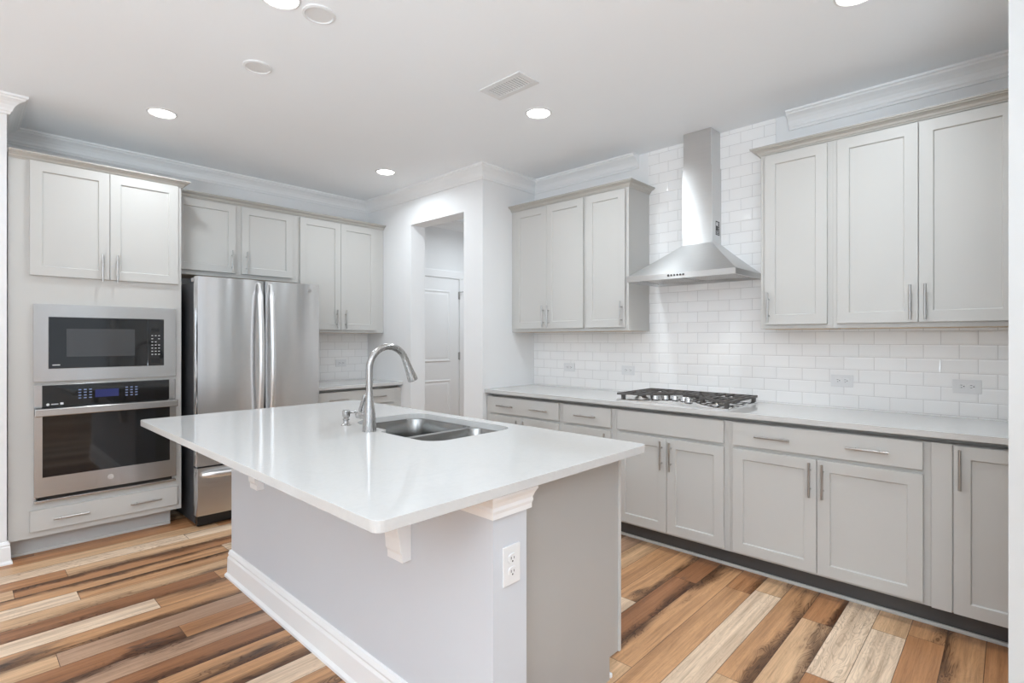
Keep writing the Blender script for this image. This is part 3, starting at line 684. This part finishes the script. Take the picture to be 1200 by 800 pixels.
outlet('faint white outlet on the tile under the corner wall cabinet, far left of the cooktop', (-0.008, -2.167, 1.084), HW, True)
outlet('faint white outlet on the tile just left of the gas cooktop', (-0.008, -2.745, 1.082), HW, True)
outlet('white outlet on the back wall tile between the refrigerator and the faucet neck', (-0.967, -0.008, 1.085), 0, True)
outlet('upright white outlet on the white corner post of the island', (-2.526, -3.850, 0.655), 0, False)

# ---------------------------------------------------------------- ceiling fittings
G_DL = 'recessed ceiling downlights'
def downlight(label, x, y, lit=1.0, z=ZC):
    t = thing('recessed_downlight', label, 'ceiling light', (x, y, z), 0, G_DL)
    MB().lathe([(0.084, 0.0), (0.084, -0.004), (0.074, -0.008), (0.070, -0.003), (0.070, 0.0)], (0, 0, 0), 36, cap=False).build('trim_ring', 'white_plastic', t, smooth=True)
    MB().lathe([(0.070, -0.0035), (0.070, -0.0005)], (0, 0, 0), 36).build('lens', 'lens', t)
    d = bpy.data.lights.new('bulb', 'AREA'); d.shape = 'DISK'; d.size = 0.13; d.energy = LAMP_W*lit; d.color = (0.85, 0.935, 1.0); d.spread = radians(160)
    o = bpy.data.objects.new('bulb', d); C.objects.link(o); o.parent = t; o.location = (0, 0, -0.012)
downlight('lit round downlight in the ceiling in front of the oven tower', -2.765, -1.048, 0.85)
downlight('lit round downlight in the ceiling near the back corner by the doorway', -1.131, -1.063, 1.0)
downlight('lit round downlight in the ceiling beside the slotted air vent', -1.127, -2.769, 1.2)
downlight('lit round downlight cut by the top edge of the photo, beside the round speaker', -2.734, -2.722, 0.6)
downlight('round downlight in the ceiling before the right wall cabinets, at the top edge', -1.100, -4.470, 1.25)
downlight('round downlight in the ceiling above the near end of the island', -2.740, -4.450, 0.3)
downlight('round downlight in the open room behind the photographer, first', -4.50, -5.60, 0.7)
downlight('round downlight in the open room behind the photographer, second', -4.50, -7.60)
downlight('round downlight in the open room behind the photographer, third', -6.50, -5.60, 0.7)
downlight('added round downlight in the open room left of the island, unseen', -4.50, -3.60, 0.2)  # added lamp that brightens the left floor and the island's white side
downlight('added round downlight in the hall ceiling behind the doorway, unseen', 0.50, -0.90, 1.6)  # lamp added out of view to brighten the hall
G_SP = 'round ceiling speaker covers'
for (x, y), lb_ in zip(((-2.566, -2.730), (-2.573, -2.070)), ('round white ceiling speaker cover nearest the top edge of the photo', 'round white ceiling speaker cover farther back, towards the oven tower')):
    t = thing('ceiling_speaker', lb_, 'speaker', (x, y, ZC), 0, G_SP)
    MB().lathe([(0.070, 0.0), (0.070, -0.006), (0.060, -0.010), (0.058, -0.004), (0.058, 0)], (0, 0, 0), 36, cap=False).build('rim', 'white_plastic', t, smooth=True)
    MB().lathe([(0.058, -0.004), (0.058, -0.0005)], (0, 0, 0), 36).build('grille', 'speaker', t)
v = thing('ceiling_vent', 'white rectangular slotted air vent in the ceiling beside a downlight', 'vent', (-1.513, -2.878, ZC))
vf = MB()
for q in ((-0.085, -0.052, -0.155, 0.155), (0.052, 0.085, -0.155, 0.155), (-0.052, 0.052, -0.155, -0.122), (-0.052, 0.052, 0.122, 0.155)): vf.box(q[0], q[1], q[2], q[3], -0.008, -0.0005)
vf.build('frame', 'white_plastic', v, bevel=0.002)
MB().box(-0.052, 0.052, -0.122, 0.122, -0.0015, -0.0005).build('duct_shade', 'vent_slot', v)  # flat dark sheet, the shade between the louvres put into its colour
sl = MB()
for i in range(13):
    y = -0.113+i*0.0188; sl.loft([[(-0.052, y, -0.0015), (-0.052, y+0.003, -0.0015), (-0.052, y+0.008, -0.0075), (-0.052, y+0.006, -0.0075)], [(0.052, y, -0.0015), (0.052, y+0.003, -0.0015), (0.052, y+0.008, -0.0075), (0.052, y+0.006, -0.0075)]])
sl.build('louvres', 'white_plastic', v)
